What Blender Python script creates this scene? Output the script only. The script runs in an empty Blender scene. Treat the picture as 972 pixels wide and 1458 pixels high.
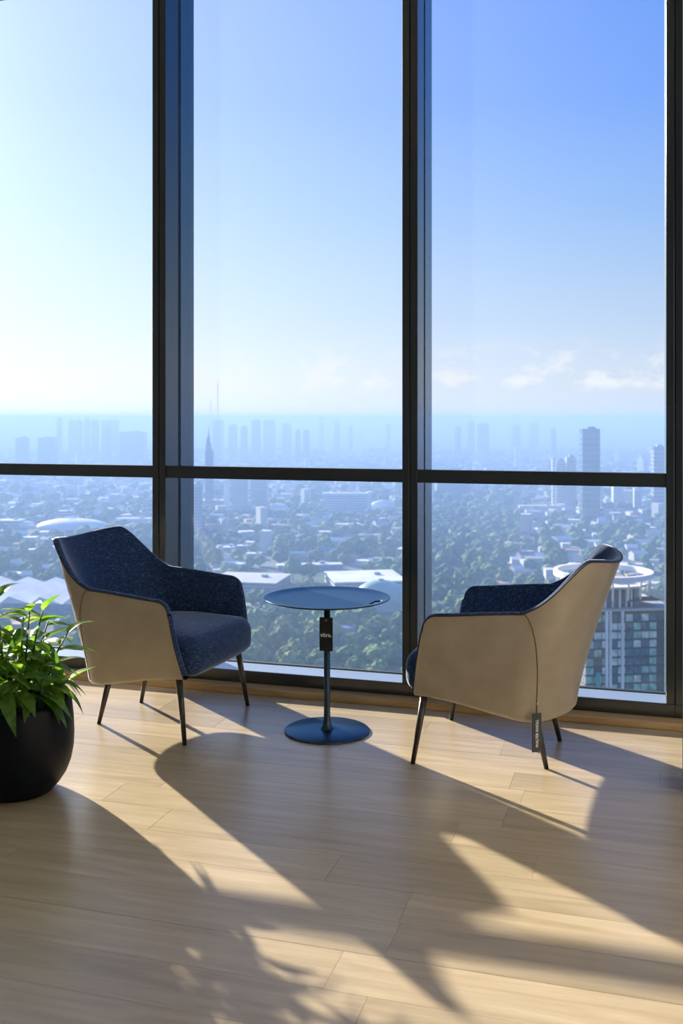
import bpy, bmesh, math, random
from mathutils import Vector, Matrix, noise

random.seed(7)
scn = bpy.context.scene
COL = scn.collection
PI = math.pi

# ------------------------------------------------------------------ camera
F_PX, EYE, HORIZ = 1417.5, 1.4, 595.0          # focal length in pixels, eye height, eye level row (972 x 1458 frame)
cam_d = bpy.data.cameras.new('camera'); cam = bpy.data.objects.new('camera', cam_d); COL.objects.link(cam)
cam.location = (0, 0, EYE); cam.rotation_euler = (PI/2, 0, 0)
cam_d.sensor_width = 36.0; cam_d.lens = 35.0; cam_d.sensor_fit = 'AUTO'
cam_d.shift_y = -(729.0-HORIZ)/1458.0
cam_d.clip_start = 0.05; cam_d.clip_end = 90000
cam_d.dof.use_dof = True; cam_d.dof.focus_distance = 4.3; cam_d.dof.aperture_fstop = 4.8
scn.camera = cam

# ------------------------------------------------------------------ world and sun
SUN_EL = math.radians(17.35)
SUN_H = Vector((-0.72, 1.0, 0)).normalized()       # horizontal direction towards the sun
SUN_DIR = Vector((SUN_H.x*math.cos(SUN_EL), SUN_H.y*math.cos(SUN_EL), math.sin(SUN_EL)))
SUN_ENERGY, SKY_STRENGTH, EXPOSURE = 16.0, 1.0, 0.0
world = bpy.data.worlds.new('sky'); scn.world = world; world.use_nodes = True
wn, wl = world.node_tree.nodes, world.node_tree.links
wn.clear()
def wnode(t, **k):
    n = wn.new(t)
    for a, b in k.items(): setattr(n, a, b)
    return n
def wmath(op, a, b=None, clamp=False):
    n = wnode('ShaderNodeMath', operation=op, use_clamp=clamp)
    for i, v in enumerate((a, b)):
        if v is None: continue
        if isinstance(v, (int, float)): n.inputs[i].default_value = v
        else: wl.new(v, n.inputs[i])
    return n.outputs[0]
tc = wnode('ShaderNodeTexCoord')
sep = wnode('ShaderNodeSeparateXYZ'); wl.new(tc.outputs['Generated'], sep.inputs[0])
elev = sep.outputs[2]
ramp = wnode('ShaderNodeValToRGB')                       # clear tropical sky: colour over the sine of the elevation, the same at every azimuth
ramp.color_ramp.elements[0].position = 0.0; ramp.color_ramp.elements[0].color = (0.68, 0.75, 0.87, 1)
ramp.color_ramp.elements[1].position = 1.0; ramp.color_ramp.elements[1].color = (0.03, 0.12, 0.45, 1)
for p, c in ((0.05, (0.60, 0.71, 0.87, 1)), (0.10, (0.45, 0.62, 0.86, 1)), (0.20, (0.24, 0.46, 0.87, 1)), (0.30, (0.10, 0.31, 0.89, 1)), (0.40, (0.06, 0.25, 0.86, 1))):
    e = ramp.color_ramp.elements.new(p); e.color = c
wl.new(elev, ramp.inputs[0])
dot = wnode('ShaderNodeVectorMath', operation='DOT_PRODUCT')
wl.new(tc.outputs['Generated'], dot.inputs[0]); dot.inputs[1].default_value = SUN_DIR
dotp = wmath('MAXIMUM', dot.outputs['Value'], 0.0)
aur = wmath('ADD', wmath('MULTIPLY', wmath('POWER', dotp, 4.0), 0.60), wmath('MULTIPLY', wmath('POWER', dotp, 40.0), 0.6))
aurc = wnode('ShaderNodeMix', data_type='RGBA', blend_type='MIX')   # forward-scattered brightening around the sun
glow = wnode('ShaderNodeVectorMath', operation='SCALE'); glow.inputs[0].default_value = (1.0, 1.0, 0.95); wl.new(aur, glow.inputs['Scale'])
add = wnode('ShaderNodeVectorMath', operation='ADD'); wl.new(ramp.outputs[0], add.inputs[0]); wl.new(glow.outputs[0], add.inputs[1])
# a low bank of small cumulus all round the horizon
mp = wnode('ShaderNodeMapping'); mp.inputs['Scale'].default_value = (1, 1, 2.0); wl.new(tc.outputs['Generated'], mp.inputs[0])
nz = wnode('ShaderNodeTexNoise'); nz.inputs['Scale'].default_value = 24.0; nz.inputs['Detail'].default_value = 7; nz.inputs['Roughness'].default_value = 0.62
wl.new(mp.outputs[0], nz.inputs['Vector'])
band = wnode('ShaderNodeValToRGB'); band.color_ramp.interpolation = 'EASE'
band.color_ramp.elements[0].position = 0.02; band.color_ramp.elements[0].color = (0, 0, 0, 1)
band.color_ramp.elements[1].position = 0.085; band.color_ramp.elements[1].color = (0, 0, 0, 1)
e = band.color_ramp.elements.new(0.036); e.color = (1, 1, 1, 1)
e = band.color_ramp.elements.new(0.05); e.color = (.75, .75, .75, 1)
wl.new(elev, band.inputs[0])
cl = wnode('ShaderNodeMapRange', clamp=True); cl.inputs['From Min'].default_value = 0.54; cl.inputs['From Max'].default_value = 0.68
wl.new(wmath('ADD', nz.outputs[0], wmath('MULTIPLY', band.outputs[0], 0.08)), cl.inputs['Value'])
clf = wmath('MULTIPLY', wmath('MULTIPLY', cl.outputs[0], band.outputs[0]), 0.75)
cmix = wnode('ShaderNodeMix', data_type='RGBA'); wl.new(clf, cmix.inputs['Factor'])
wl.new(add.outputs[0], cmix.inputs[6]); cmix.inputs[7].default_value = (0.98, 1.0, 1.02, 1)
bg = wnode('ShaderNodeBackground'); bg.inputs['Strength'].default_value = SKY_STRENGTH; wl.new(cmix.outputs[2], bg.inputs[0])
wo = wnode('ShaderNodeOutputWorld'); wl.new(bg.outputs[0], wo.inputs[0])

sd = bpy.data.lights.new('sun', 'SUN'); sun = bpy.data.objects.new('sun', sd); COL.objects.link(sun)
sd.energy = SUN_ENERGY; sd.angle = math.radians(0.75); sd.color = (1.0, 0.92, 0.79)
sun.rotation_euler = (-SUN_DIR).to_track_quat('-Z', 'Y').to_euler(); sun.location = SUN_DIR*30

vs = scn.view_settings
scn.display_settings.display_device = 'sRGB'
vs.view_transform = 'Standard'; vs.look = 'None'; vs.gamma = 1.0; vs.use_curve_mapping = False; vs.exposure = EXPOSURE
cy = scn.cycles
cy.max_bounces = 10; cy.diffuse_bounces = 5; cy.glossy_bounces = 4; cy.transparent_max_bounces = 16; cy.volume_bounces = 0
cy.caustics_reflective = False; cy.caustics_refractive = False; cy.sample_clamp_indirect = 6.0

# ------------------------------------------------------------------ helpers
def srgb(r, g, b):
    f = lambda c: (c/255/12.92 if c <= 10 else ((c/255+0.055)/1.055)**2.4)
    return (f(r), f(g), f(b), 1)

MATS = {}
def mat(name, col, rough=0.5, metal=0.0, spec=0.5, build=None, **k):
    if name in MATS: return MATS[name]
    m = bpy.data.materials.new(name); m.use_nodes = True
    b = m.node_tree.nodes['Principled BSDF']
    b.inputs['Base Color'].default_value = col if len(col) == 4 else (*col, 1)
    b.inputs['Roughness'].default_value = rough; b.inputs['Metallic'].default_value = metal
    b.inputs['Specular IOR Level'].default_value = spec
    for a, v in k.items(): b.inputs[a].default_value = v
    if build: build(m, m.node_tree.nodes, m.node_tree.links, b)
    MATS[name] = m
    return m

def noise_colour(c1, c2, scale, detail=4, lo=0.35, hi=0.65, vec='Object', stretch=(1, 1, 1), bump=0.0, bump_scale=None, rnd=True):
    """procedural two-tone colour with an optional fine relief"""
    def build(m, n, l, b):
        t = n.new('ShaderNodeTexCoord'); mp = n.new('ShaderNodeMapping'); mp.inputs['Scale'].default_value = stretch
        l.new(t.outputs[vec], mp.inputs[0])
        src = mp.outputs[0]
        if rnd:
            oi = n.new('ShaderNodeObjectInfo'); ad = n.new('ShaderNodeVectorMath'); ad.operation = 'MULTIPLY_ADD'
            ad.inputs[1].default_value = (1, 1, 1); l.new(src, ad.inputs[0])
            sc = n.new('ShaderNodeVectorMath'); sc.operation = 'SCALE'; sc.inputs[0].default_value = (37, 51, 19)
            l.new(oi.outputs['Random'], sc.inputs['Scale']); l.new(sc.outputs[0], ad.inputs[2]); src = ad.outputs[0]
        nz = n.new('ShaderNodeTexNoise'); nz.inputs['Scale'].default_value = scale; nz.inputs['Detail'].default_value = detail
        l.new(src, nz.inputs['Vector'])
        r = n.new('ShaderNodeValToRGB'); r.color_ramp.elements[0].position = lo; r.color_ramp.elements[1].position = hi
        r.color_ramp.elements[0].color = c1 if len(c1) == 4 else (*c1, 1); r.color_ramp.elements[1].color = c2 if len(c2) == 4 else (*c2, 1)
        l.new(nz.outputs[0], r.inputs[0]); l.new(r.outputs[0], b.inputs['Base Color'])
        if bump:
            n2 = n.new('ShaderNodeTexNoise'); n2.inputs['Scale'].default_value = bump_scale or scale*3; n2.inputs['Detail'].default_value = 3
            l.new(src, n2.inputs['Vector'])
            bp = n.new('ShaderNodeBump'); bp.inputs['Strength'].default_value = bump; bp.inputs['Distance'].default_value = 0.002
            l.new(n2.outputs[0], bp.inputs['Height']); l.new(bp.outputs[0], b.inputs['Normal'])
    return build

def link(name, me, parent=None, loc=None, rot=None):
    o = bpy.data.objects.new(name, me); COL.objects.link(o)
    if parent: o.parent = parent
    if loc is not None: o.location = loc
    if rot is not None: o.rotation_euler = rot
    return o
def tag(o, label=None, cat=None, group=None, kind=None):
    if label: o['label'] = label
    if cat: o['category'] = cat
    if group: o['group'] = group
    if kind: o['kind'] = kind
    return o
def empty(name, loc=(0, 0, 0), rz=0.0):
    o = bpy.data.objects.new(name, None); COL.objects.link(o); o.location = loc; o.rotation_euler = (0, 0, rz); o.empty_display_size = 0.1
    return o
def mesh(name, verts, faces, mats, smooth=False, midx=None):
    me = bpy.data.meshes.new(name); me.from_pydata([tuple(v) for v in verts], [], faces); 
    for m in (mats if isinstance(mats, (list, tuple)) else [mats]): me.materials.append(m)
    if smooth: me.polygons.foreach_set('use_smooth', [True]*len(me.polygons))
    if midx: me.polygons.foreach_set('material_index', midx)
    me.update()
    return me
def bm_mesh(name, bm, m, smooth=False, recalc=True):
    if recalc: bmesh.ops.recalc_face_normals(bm, faces=bm.faces)
    me = bpy.data.meshes.new(name); bm.to_mesh(me); bm.free()
    for q in (m if isinstance(m, (list, tuple)) else [m]): me.materials.append(q)
    if smooth: me.polygons.foreach_set('use_smooth', [True]*len(me.polygons))
    return me
def bm_box(bm, c, s, rz=0.0, bevel=0.0, seg=2):
    r = bmesh.ops.create_cube(bm, size=1.0)
    vs_ = r['verts']
    M = Matrix.Translation(c) @ Matrix.Rotation(rz, 4, 'Z') @ Matrix.Diagonal((s[0], s[1], s[2], 1))
    bmesh.ops.transform(bm, matrix=M, verts=vs_)
    if bevel:
        es = list({e for v in vs_ for e in v.link_edges})
        bmesh.ops.bevel(bm, geom=es, offset=bevel, segments=seg, affect='EDGES', profile=0.5)
def box(name, c, s, m, parent=None, rz=0.0, bevel=0.0, seg=2):
    """a bevelled box: object at its centre"""
    bm = bmesh.new(); bm_box(bm, (0, 0, 0), s, 0, bevel, seg)
    return link(name, bm_mesh(name, bm, m), parent, c, (0, 0, rz))
def tube(path, rad, n=10, caps=True, closed=False):
    """verts, faces of a tube along a path; rad may vary"""
    P = [Vector(p) for p in path]; R = rad if isinstance(rad, (list, tuple)) else [rad]*len(P)
    vs_, fs = [], []
    up = Vector((0, 0, 1)); prev = None
    for i, p in enumerate(P):
        if closed: t = (P[(i+1) % len(P)]-P[i-1])
        else: t = P[min(i+1, len(P)-1)]-P[max(i-1, 0)]
        t.normalize()
        if prev is None:
            a = up if abs(t.dot(up)) < 0.95 else Vector((1, 0, 0))
            x = (a-t*a.dot(t)).normalized()
        else:
            x = (prev-t*prev.dot(t)).normalized()
        prev = x; y = t.cross(x)
        for k in range(n):
            an = 2*PI*k/n
            vs_.append(p+(x*math.cos(an)+y*math.sin(an))*R[i])
    m_ = len(P) if closed else len(P)-1
    for i in range(m_):
        j = (i+1) % len(P)
        for k in range(n):
            fs.append((i*n+k, i*n+(k+1) % n, j*n+(k+1) % n, j*n+k))
    if caps and not closed:
        fs.append(tuple(range(n-1, -1, -1))); fs.append(tuple((len(P)-1)*n+k for k in range(n)))
    return vs_, fs
def lathe(profile, n=64):
    """verts, faces of a profile [(r, z)] turned about Z; r = 0 closes"""
    vs_, fs, rows = [], [], []
    for r, z in profile:
        if r < 1e-6:
            rows.append([len(vs_)]*n); vs_.append((0, 0, z))
        else:
            rows.append(list(range(len(vs_), len(vs_)+n)))
            vs_ += [(r*math.cos(2*PI*k/n), r*math.sin(2*PI*k/n), z) for k in range(n)]
    for a, b in zip(rows, rows[1:]):
        for k in range(n):
            q = [a[k], a[(k+1) % n], b[(k+1) % n], b[k]]
            u = []
            for x in q:
                if x not in u: u.append(x)
            if len(u) > 2: fs.append(tuple(u))
    return vs_, fs
def text_mesh(name, body, size, m, depth=0.0003, bold=0.0, align='CENTER'):
    cu = bpy.data.curves.new(name, 'FONT'); cu.body = body; cu.size = size; cu.extrude = depth; cu.offset = bold
    cu.align_x = align; cu.align_y = 'CENTER'; cu.resolution_u = 3
    o = bpy.data.objects.new(name, cu); COL.objects.link(o)
    dg = bpy.context.evaluated_depsgraph_get(); me = bpy.data.meshes.new_from_object(o.evaluated_get(dg))
    bpy.data.objects.remove(o); bpy.data.curves.remove(cu)
    me.materials.clear(); me.materials.append(m); me.name = name
    return me

# ------------------------------------------------------------------ the facade frame: u along the window wall, v into the room, z up
A_W = math.radians(16.7)
UW = Vector((math.cos(A_W), -math.sin(A_W), 0)); NW = Vector((-math.sin(A_W), -math.cos(A_W), 0))
OW = Vector((1.4598, 4.4596, 0))
def W(u, v, z=0.0):
    p = OW+UW*u+NW*v; return Vector((p.x, p.y, z))
RZ = -A_W
def wbox(name, u0, u1, v0, v1, z0, z1, m, parent=None, bevel=0.0):
    return box(name, W((u0+u1)/2, (v0+v1)/2, (z0+z1)/2), (u1-u0, abs(v1-v0), z1-z0), m, parent, RZ, bevel)
CEIL = 3.9
U_MIN, U_MAX, V_MAX = -5.12, 2.1, 9.4

# ------------------------------------------------------------------ materials of the room
def oak(m, n, l, b):
    t = n.new('ShaderNodeTexCoord'); oi = n.new('ShaderNodeObjectInfo')
    sc = n.new('ShaderNodeVectorMath'); sc.operation = 'SCALE'; sc.inputs[0].default_value = (23, 41, 7); l.new(oi.outputs['Random'], sc.inputs['Scale'])
    ad = n.new('ShaderNodeVectorMath'); ad.operation = 'ADD'; l.new(t.outputs['Object'], ad.inputs[0]); l.new(sc.outputs[0], ad.inputs[1])
    def nz(scale, st, det, dist=0.0):
        mp = n.new('ShaderNodeMapping'); mp.inputs['Scale'].default_value = st; l.new(ad.outputs[0], mp.inputs[0])
        q = n.new('ShaderNodeTexNoise'); q.inputs['Scale'].default_value = scale; q.inputs['Detail'].default_value = det; q.inputs['Distortion'].default_value = dist
        l.new(mp.outputs[0], q.inputs['Vector']); return q.outputs[0]
    g1 = nz(3.0, (0.9, 9, 1), 6, 0.6); g2 = nz(30.0, (0.5, 9, 1), 3); g3 = nz(1.3, (1, 3, 1), 2)
    r = n.new('ShaderNodeValToRGB'); r.color_ramp.elements[0].position = 0.3; r.color_ramp.elements[1].position = 0.72
    r.color_ramp.elements[0].color = (0.385, 0.295, 0.175, 1); r.color_ramp.elements[1].color = (0.52, 0.415, 0.265, 1)
    l.new(g1, r.inputs[0])
    fine = n.new('ShaderNodeMapRange'); fine.inputs['To Min'].default_value = 0.92; fine.inputs['To Max'].default_value = 1.08; l.new(g2, fine.inputs['Value'])
    big = n.new('ShaderNodeMapRange'); big.inputs['To Min'].default_value = 0.85; big.inputs['To Max'].default_value = 1.15; l.new(g3, big.inputs['Value'])
    per = n.new('ShaderNodeMapRange'); per.inputs['To Min'].default_value = 0.90; per.inputs['To Max'].default_value = 1.08; l.new(oi.outputs['Random'], per.inputs['Value'])
    v1 = n.new('ShaderNodeMath'); v1.operation = 'MULTIPLY'; l.new(fine.outputs[0], v1.inputs[0]); l.new(big.outputs[0], v1.inputs[1])
    v2 = n.new('ShaderNodeMath'); v2.operation = 'MULTIPLY'; l.new(v1.outputs[0], v2.inputs[0]); l.new(per.outputs[0], v2.inputs[1])
    s2 = n.new('ShaderNodeVectorMath'); s2.operation = 'SCALE'; l.new(r.outputs[0], s2.inputs[0]); l.new(v2.outputs[0], s2.inputs['Scale'])
    l.new(s2.outputs[0], b.inputs['Base Color'])
    rr = n.new('ShaderNodeMapRange'); rr.inputs['To Min'].default_value = 0.24; rr.inputs['To Max'].default_value = 0.36; l.new(g2, rr.inputs['Value']); l.new(rr.outputs[0], b.inputs['Roughness'])
    bp = n.new('ShaderNodeBump'); bp.inputs['Strength'].default_value = 0.12; bp.inputs['Distance'].default_value = 0.0015
    l.new(g2, bp.inputs['Height']); l.new(bp.outputs[0], b.inputs['Normal'])
M_OAK = mat('oak_laminate', (0.4, 0.3, 0.2), 0.42, spec=0.5, build=oak)
M_JOINT = mat('joint', (0.05, 0.035, 0.02), 0.9)
M_KERB = mat('kerb_oak', (0.5, 0.34, 0.16), 0.45, build=noise_colour((0.42, 0.27, 0.12), (0.56, 0.39, 0.20), 6, 6, stretch=(0.6, 8, 8)))
M_FRAME = mat('bronze_frame', (0.014, 0.022, 0.028), 0.24, spec=0.9, build=noise_colour((0.012, 0.02, 0.026), (0.016, 0.024, 0.031), 3, 2, rnd=False))
M_FIN = mat('blue_fin', (0.03, 0.09, 0.15), 0.24, spec=0.9, build=noise_colour((0.028, 0.08, 0.14), (0.034, 0.095, 0.16), 2, 2, rnd=False))
M_LEDGE = mat('pale_sill_metal', (0.36, 0.44, 0.52), 0.35, metal=0.5, build=noise_colour((0.34, 0.42, 0.50), (0.38, 0.46, 0.54), 4, 3))
M_GASKET = mat('gasket', (0.008, 0.01, 0.02), 0.6)
M_WALL = mat('wall_paint', (0.72, 0.70, 0.67), 0.8, build=noise_colour((0.70, 0.68, 0.65), (0.74, 0.72, 0.69), 2, 3, bump=0.05, bump_scale=200))
M_CEIL = mat('ceiling_paint', (0.75, 0.74, 0.72), 0.9, build=noise_colour((0.73, 0.72, 0.70), (0.77, 0.76, 0.74), 2, 3))
M_COLUMN = mat('column_grey', (0.10, 0.105, 0.105), 0.6, build=noise_colour((0.095, 0.10, 0.10), (0.11, 0.115, 0.115), 3, 3))
def glass_build(tint, refl, dust):
    m = bpy.data.materials.new('window_glass'); m.use_nodes = True; n, l = m.node_tree.nodes, m.node_tree.links; n.clear()
    tr = n.new('ShaderNodeBsdfTransparent'); tr.inputs[0].default_value = (*tint, 1)
    gl = n.new('ShaderNodeBsdfGlossy'); gl.inputs['Roughness'].default_value = 0.0; gl.inputs[0].default_value = (0.9, 0.95, 1, 1)
    tl_ = n.new('ShaderNodeBsdfTranslucent'); tl_.inputs[0].default_value = (0.6, 0.85, 1, 1)          # a film of dust on the outside
    mx = n.new('ShaderNodeMixShader'); mx.inputs[0].default_value = refl
    m2 = n.new('ShaderNodeMixShader'); m2.inputs[0].default_value = dust
    l.new(tr.outputs[0], mx.inputs[1]); l.new(gl.outputs[0], mx.inputs[2]); l.new(mx.outputs[0], m2.inputs[1]); l.new(tl_.outputs[0], m2.inputs[2])
    o = n.new('ShaderNodeOutputMaterial'); l.new(m2.outputs[0], o.inputs[0])
    return m
M_GLASS = glass_build((0.985, 0.99, 1.0), 0.02, 0.006)

# ------------------------------------------------------------------ floor with planks
fl = wbox('floor', U_MIN-0.1, U_MAX+0.1, -0.09, V_MAX+0.1, -0.2, -0.004, M_JOINT); tag(fl, 'light oak plank floor with sun and shadow across it', 'floor', kind='structure')
PW, PL = 0.182, 1.29
plank_bm = bmesh.new(); bm_box(plank_bm, (0, 0, 0), (PL-0.0007, PW-0.0007, 0.012), 0, 0.0004, 1)
plank_me = bm_mesh('plank', plank_bm, M_OAK)
fl_inv = fl.matrix_basis.inverted()
rows = int((5.3)/PW)
rr = random.Random(3)
def child_world(o, parent, loc, rot):
    """parent o under an object that already stands somewhere, keeping the world place given"""
    o.parent = parent
    pm = Matrix.Translation(parent.location) @ parent.rotation_euler.to_matrix().to_4x4()
    wm = Matrix.Translation(loc) @ Matrix.Rotation(rot[2], 4, 'Z')
    lm = pm.inverted() @ wm
    o.location = lm.to_translation(); o.rotation_euler = lm.to_euler()
for r in range(rows):
    off = rr.random()*PL if r % 2 else (rr.random()*0.4+0.3)*PL
    u = U_MIN-off
    while u < 1.2:
        if u+PL > U_MIN+0.2:
            u0, u1 = max(u, U_MIN), u+PL
            if u0 == u:
                me = plank_me; L = PL
            else:
                L = u1-u0; b_ = bmesh.new(); bm_box(b_, (0, 0, 0), (L-0.0007, PW-0.0007, 0.012), 0, 0.0004, 1); me = bm_mesh('plank', b_, M_OAK)
            o = link('plank', me)
            child_world(o, fl, W((u0+u1)/2, (r+0.5)*PW, -0.006+rr.uniform(-0.0002, 0.0002)), (0, 0, RZ))
        u += PL
# the rest of the floor, beyond what the photograph shows, in whole strips
s = wbox('floor_field', 1.2, U_MAX+0.1, 0, rows*PW, -0.012, 0.0, M_OAK); child_world(s, fl, W((1.2+U_MAX+0.1)/2, rows*PW/2, -0.006), (0, 0, RZ))
s = wbox('floor_field', U_MIN, U_MAX+0.1, rows*PW, V_MAX, -0.012, 0.0, M_OAK); child_world(s, fl, W((U_MIN+U_MAX+0.1)/2, (rows*PW+V_MAX)/2, -0.006), (0, 0, RZ))

# ------------------------------------------------------------------ window wall
VF, VG, VB = -0.085, -0.245, -0.435            # front of the frame, glass, back of the outer fins
RAIL_Z0, RAIL_Z1, TR_Z0, TR_Z1 = 0.034, 0.094, 1.082, 1.146
kerb = wbox('baseboard_window', U_MIN, U_MAX, -0.09, 0.0, 0.0, 0.033, M_KERB, bevel=0.002); tag(kerb, 'low oak kerb running under the window wall', 'kerb', kind='structure')
slab = wbox('trim_1', U_MIN, U_MAX, -0.43, -0.09, -0.35, 0.0335, M_FRAME); tag(slab, 'dark slab edge under the glazing', 'trim', kind='structure')
MW = 0.077
mull = [-5.02, -2.598, -1.238, -0.004, 1.30, 2.02]
for i, u in enumerate(mull):
    root = empty('trim_%d' % (i+2), W(u+MW/2, VF, RAIL_Z1), 0); tag(root, 'dark vertical window mullion, split down its middle', 'mullion', kind='structure')
    for a, b_ in ((0, 0.036), (0.041, MW)):
        o = wbox('mullion_half', u+a, u+b_, VF, VG+0.012, RAIL_Z1, CEIL, M_FRAME, bevel=0.0015); child_world(o, root, o.location.copy(), (0, 0, RZ))
    o = wbox('mullion_core', u+0.03, u+0.047, VF-0.012, VG, RAIL_Z1, CEIL, M_GASKET); child_world(o, root, o.location.copy(), (0, 0, RZ))
    o = wbox('gasket', u+0.004, u+MW-0.004, VG+0.012, VG-0.022, RAIL_Z0, CEIL, M_GASKET); child_world(o, root, o.location.copy(), (0, 0, RZ))
    o = wbox('outer_fin', u, u+MW, VG-0.022, VB, -0.3, CEIL, M_FIN, bevel=0.0015); child_world(o, root, o.location.copy(), (0, 0, RZ))
bays = [(mull[i]+MW, mull[i+1]) for i in range(len(mull)-1)]
for i, (a, b_) in enumerate(bays):
    w = wbox('window_%d' % (i+1), a-MW/2+0.0005, b_+MW/2-0.0005, VF, VG-0.02, RAIL_Z0, RAIL_Z1, M_FRAME, bevel=0.002)
    tag(w, 'tall fixed window bay with an upper and a lower pane', 'window', kind='structure')
    for nm, z0, z1 in (('lower_pane', RAIL_Z1, 1.11), ('upper_pane', 1.118, CEIL)):
        o = wbox(nm, a-0.003, b_+0.003, VG-0.006, VG+0.006, z0, z1, M_GLASS); child_world(o, w, o.location.copy(), (0, 0, RZ))
    o = wbox('transom', a+0.0005, b_-0.0005, VF-0.008, VF-0.072, TR_Z0, TR_Z1, M_FRAME, bevel=0.002); child_world(o, w, o.location.copy(), (0, 0, RZ))
    o = wbox('sill_plate', a+0.0005, b_-0.0005, VF-0.006, VG+0.006, RAIL_Z1, RAIL_Z1+0.002, M_LEDGE); child_world(o, w, o.location.copy(), (0, 0, RZ))
    o = wbox('glazing_bead', a, b_, VG-0.01, VG-0.03, RAIL_Z1-0.01, RAIL_Z1+0.006, M_GASKET); child_world(o, w, o.location.copy(), (0, 0, RZ))
head = wbox('trim_9', U_MIN, U_MAX, VF, VB, CEIL-0.001, CEIL+0.3, M_FRAME); tag(head, 'dark head of the window wall', 'trim', kind='structure')

# ------------------------------------------------------------------ rest of the room
o = wbox('wall_left', U_MIN-0.15, U_MIN, -0.43, V_MAX+0.15, -0.2, CEIL+0.3, M_WALL); tag(o, 'unseen pale side wall, ending the glazing to block the sun', 'wall', kind='structure')  # unseen wall, placed here to keep the sun off the near-left floor
o = wbox('wall_right', U_MAX, U_MAX+0.15, -0.43, V_MAX+0.15, -0.2, CEIL+0.3, M_WALL); tag(o, 'unseen pale side wall, set close to bounce the sun', 'wall', kind='structure')  # unseen wall, brought in close so its sunlit face brightens the right-hand armchair
o = wbox('wall_back', U_MIN, U_MAX, V_MAX, V_MAX+0.15, -0.2, CEIL+0.3, M_WALL); tag(o, 'pale back wall behind the viewer', 'wall', kind='structure')
o = wbox('ceiling', U_MIN, U_MAX, -0.085, V_MAX, CEIL, CEIL+0.3, M_CEIL); tag(o, 'white painted ceiling', 'ceiling', kind='structure')
o = wbox('wall_column', 0.04, 0.20, 0.60, 0.76, 0.0, CEIL, M_COLUMN, bevel=0.004); tag(o, 'dark grey column at the right edge', 'column', kind='structure')

# ------------------------------------------------------------------ furniture materials
def fabric(m, n, l, b):
    t = n.new('ShaderNodeTexCoord')
    def wv(st, sc):
        mp = n.new('ShaderNodeMapping'); mp.inputs['Scale'].default_value = st; l.new(t.outputs['Object'], mp.inputs[0])
        q = n.new('ShaderNodeTexNoise'); q.inputs['Scale'].default_value = sc; q.inputs['Detail'].default_value = 2; l.new(mp.outputs[0], q.inputs['Vector']); return q.outputs[0]
    a, c = wv((1, 1, 0.14), 330), wv((0.14, 0.14, 1), 330)
    mx = n.new('ShaderNodeMath'); mx.operation = 'MAXIMUM'; l.new(a, mx.inputs[0]); l.new(c, mx.inputs[1])
    r = n.new('ShaderNodeValToRGB'); r.color_ramp.elements[0].position = 0.45; r.color_ramp.elements[1].position = 0.80
    r.color_ramp.elements[0].color = (0.013, 0.028, 0.072, 1); r.color_ramp.elements[1].color = (0.17, 0.27, 0.46, 1)
    e = r.color_ramp.elements.new(0.62); e.color = (0.034, 0.07, 0.165, 1)
    l.new(mx.outputs[0], r.inputs[0]); l.new(r.outputs[0], b.inputs['Base Color'])
    bp = n.new('ShaderNodeBump'); bp.inputs['Strength'].default_value = 0.35; bp.inputs['Distance'].default_value = 0.002
    l.new(mx.outputs[0], bp.inputs['Height']); l.new(bp.outputs[0], b.inputs['Normal'])
M_FABRIC = mat('navy_weave', (0.03, 0.06, 0.12), 0.95, spec=0.15, build=fabric, **{'Sheen Weight': 0.8, 'Sheen Roughness': 0.35, 'Sheen Tint': (0.75, 0.85, 1, 1)})
M_PIPING = mat('navy_piping', (0.012, 0.018, 0.035), 0.6, build=noise_colour((0.01, 0.015, 0.03), (0.018, 0.026, 0.05), 90, 2))
M_LEATHER = mat('taupe_leather', (0.44, 0.38, 0.30), 0.45, spec=0.4, build=noise_colour((0.385, 0.328, 0.255), (0.435, 0.376, 0.298), 9, 5, bump=0.10, bump_scale=350))
M_SEAM = mat('leather_seam', (0.16, 0.12, 0.08), 0.7)
M_LEG = mat('bronze_leg', (0.07, 0.065, 0.06), 0.36, metal=0.7, build=noise_colour((0.06, 0.055, 0.05), (0.085, 0.08, 0.072), 20, 3))
M_TABLE = mat('blue_black_powder_coat', (0.07, 0.16, 0.26), 0.33, metal=0.85, spec=0.4, **{'Specular Tint': (0.5, 0.72, 0.92, 1)}, build=noise_colour((0.05, 0.082, 0.115), (0.058, 0.092, 0.128), 60, 2, bump=0.04, bump_scale=900))
M_TAG = mat('tag_card', (0.012, 0.016, 0.02), 0.7, build=noise_colour((0.011, 0.014, 0.018), (0.014, 0.018, 0.023), 40, 2))
M_TAG2 = mat('tag_grey_card', (0.05, 0.055, 0.065), 0.6, build=noise_colour((0.045, 0.05, 0.06), (0.055, 0.06, 0.07), 40, 2))
M_INK = mat('white_print', (0.75, 0.77, 0.78), 0.6)
M_STEEL = mat('pin_steel', (0.6, 0.6, 0.58), 0.3, metal=1.0)

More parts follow.
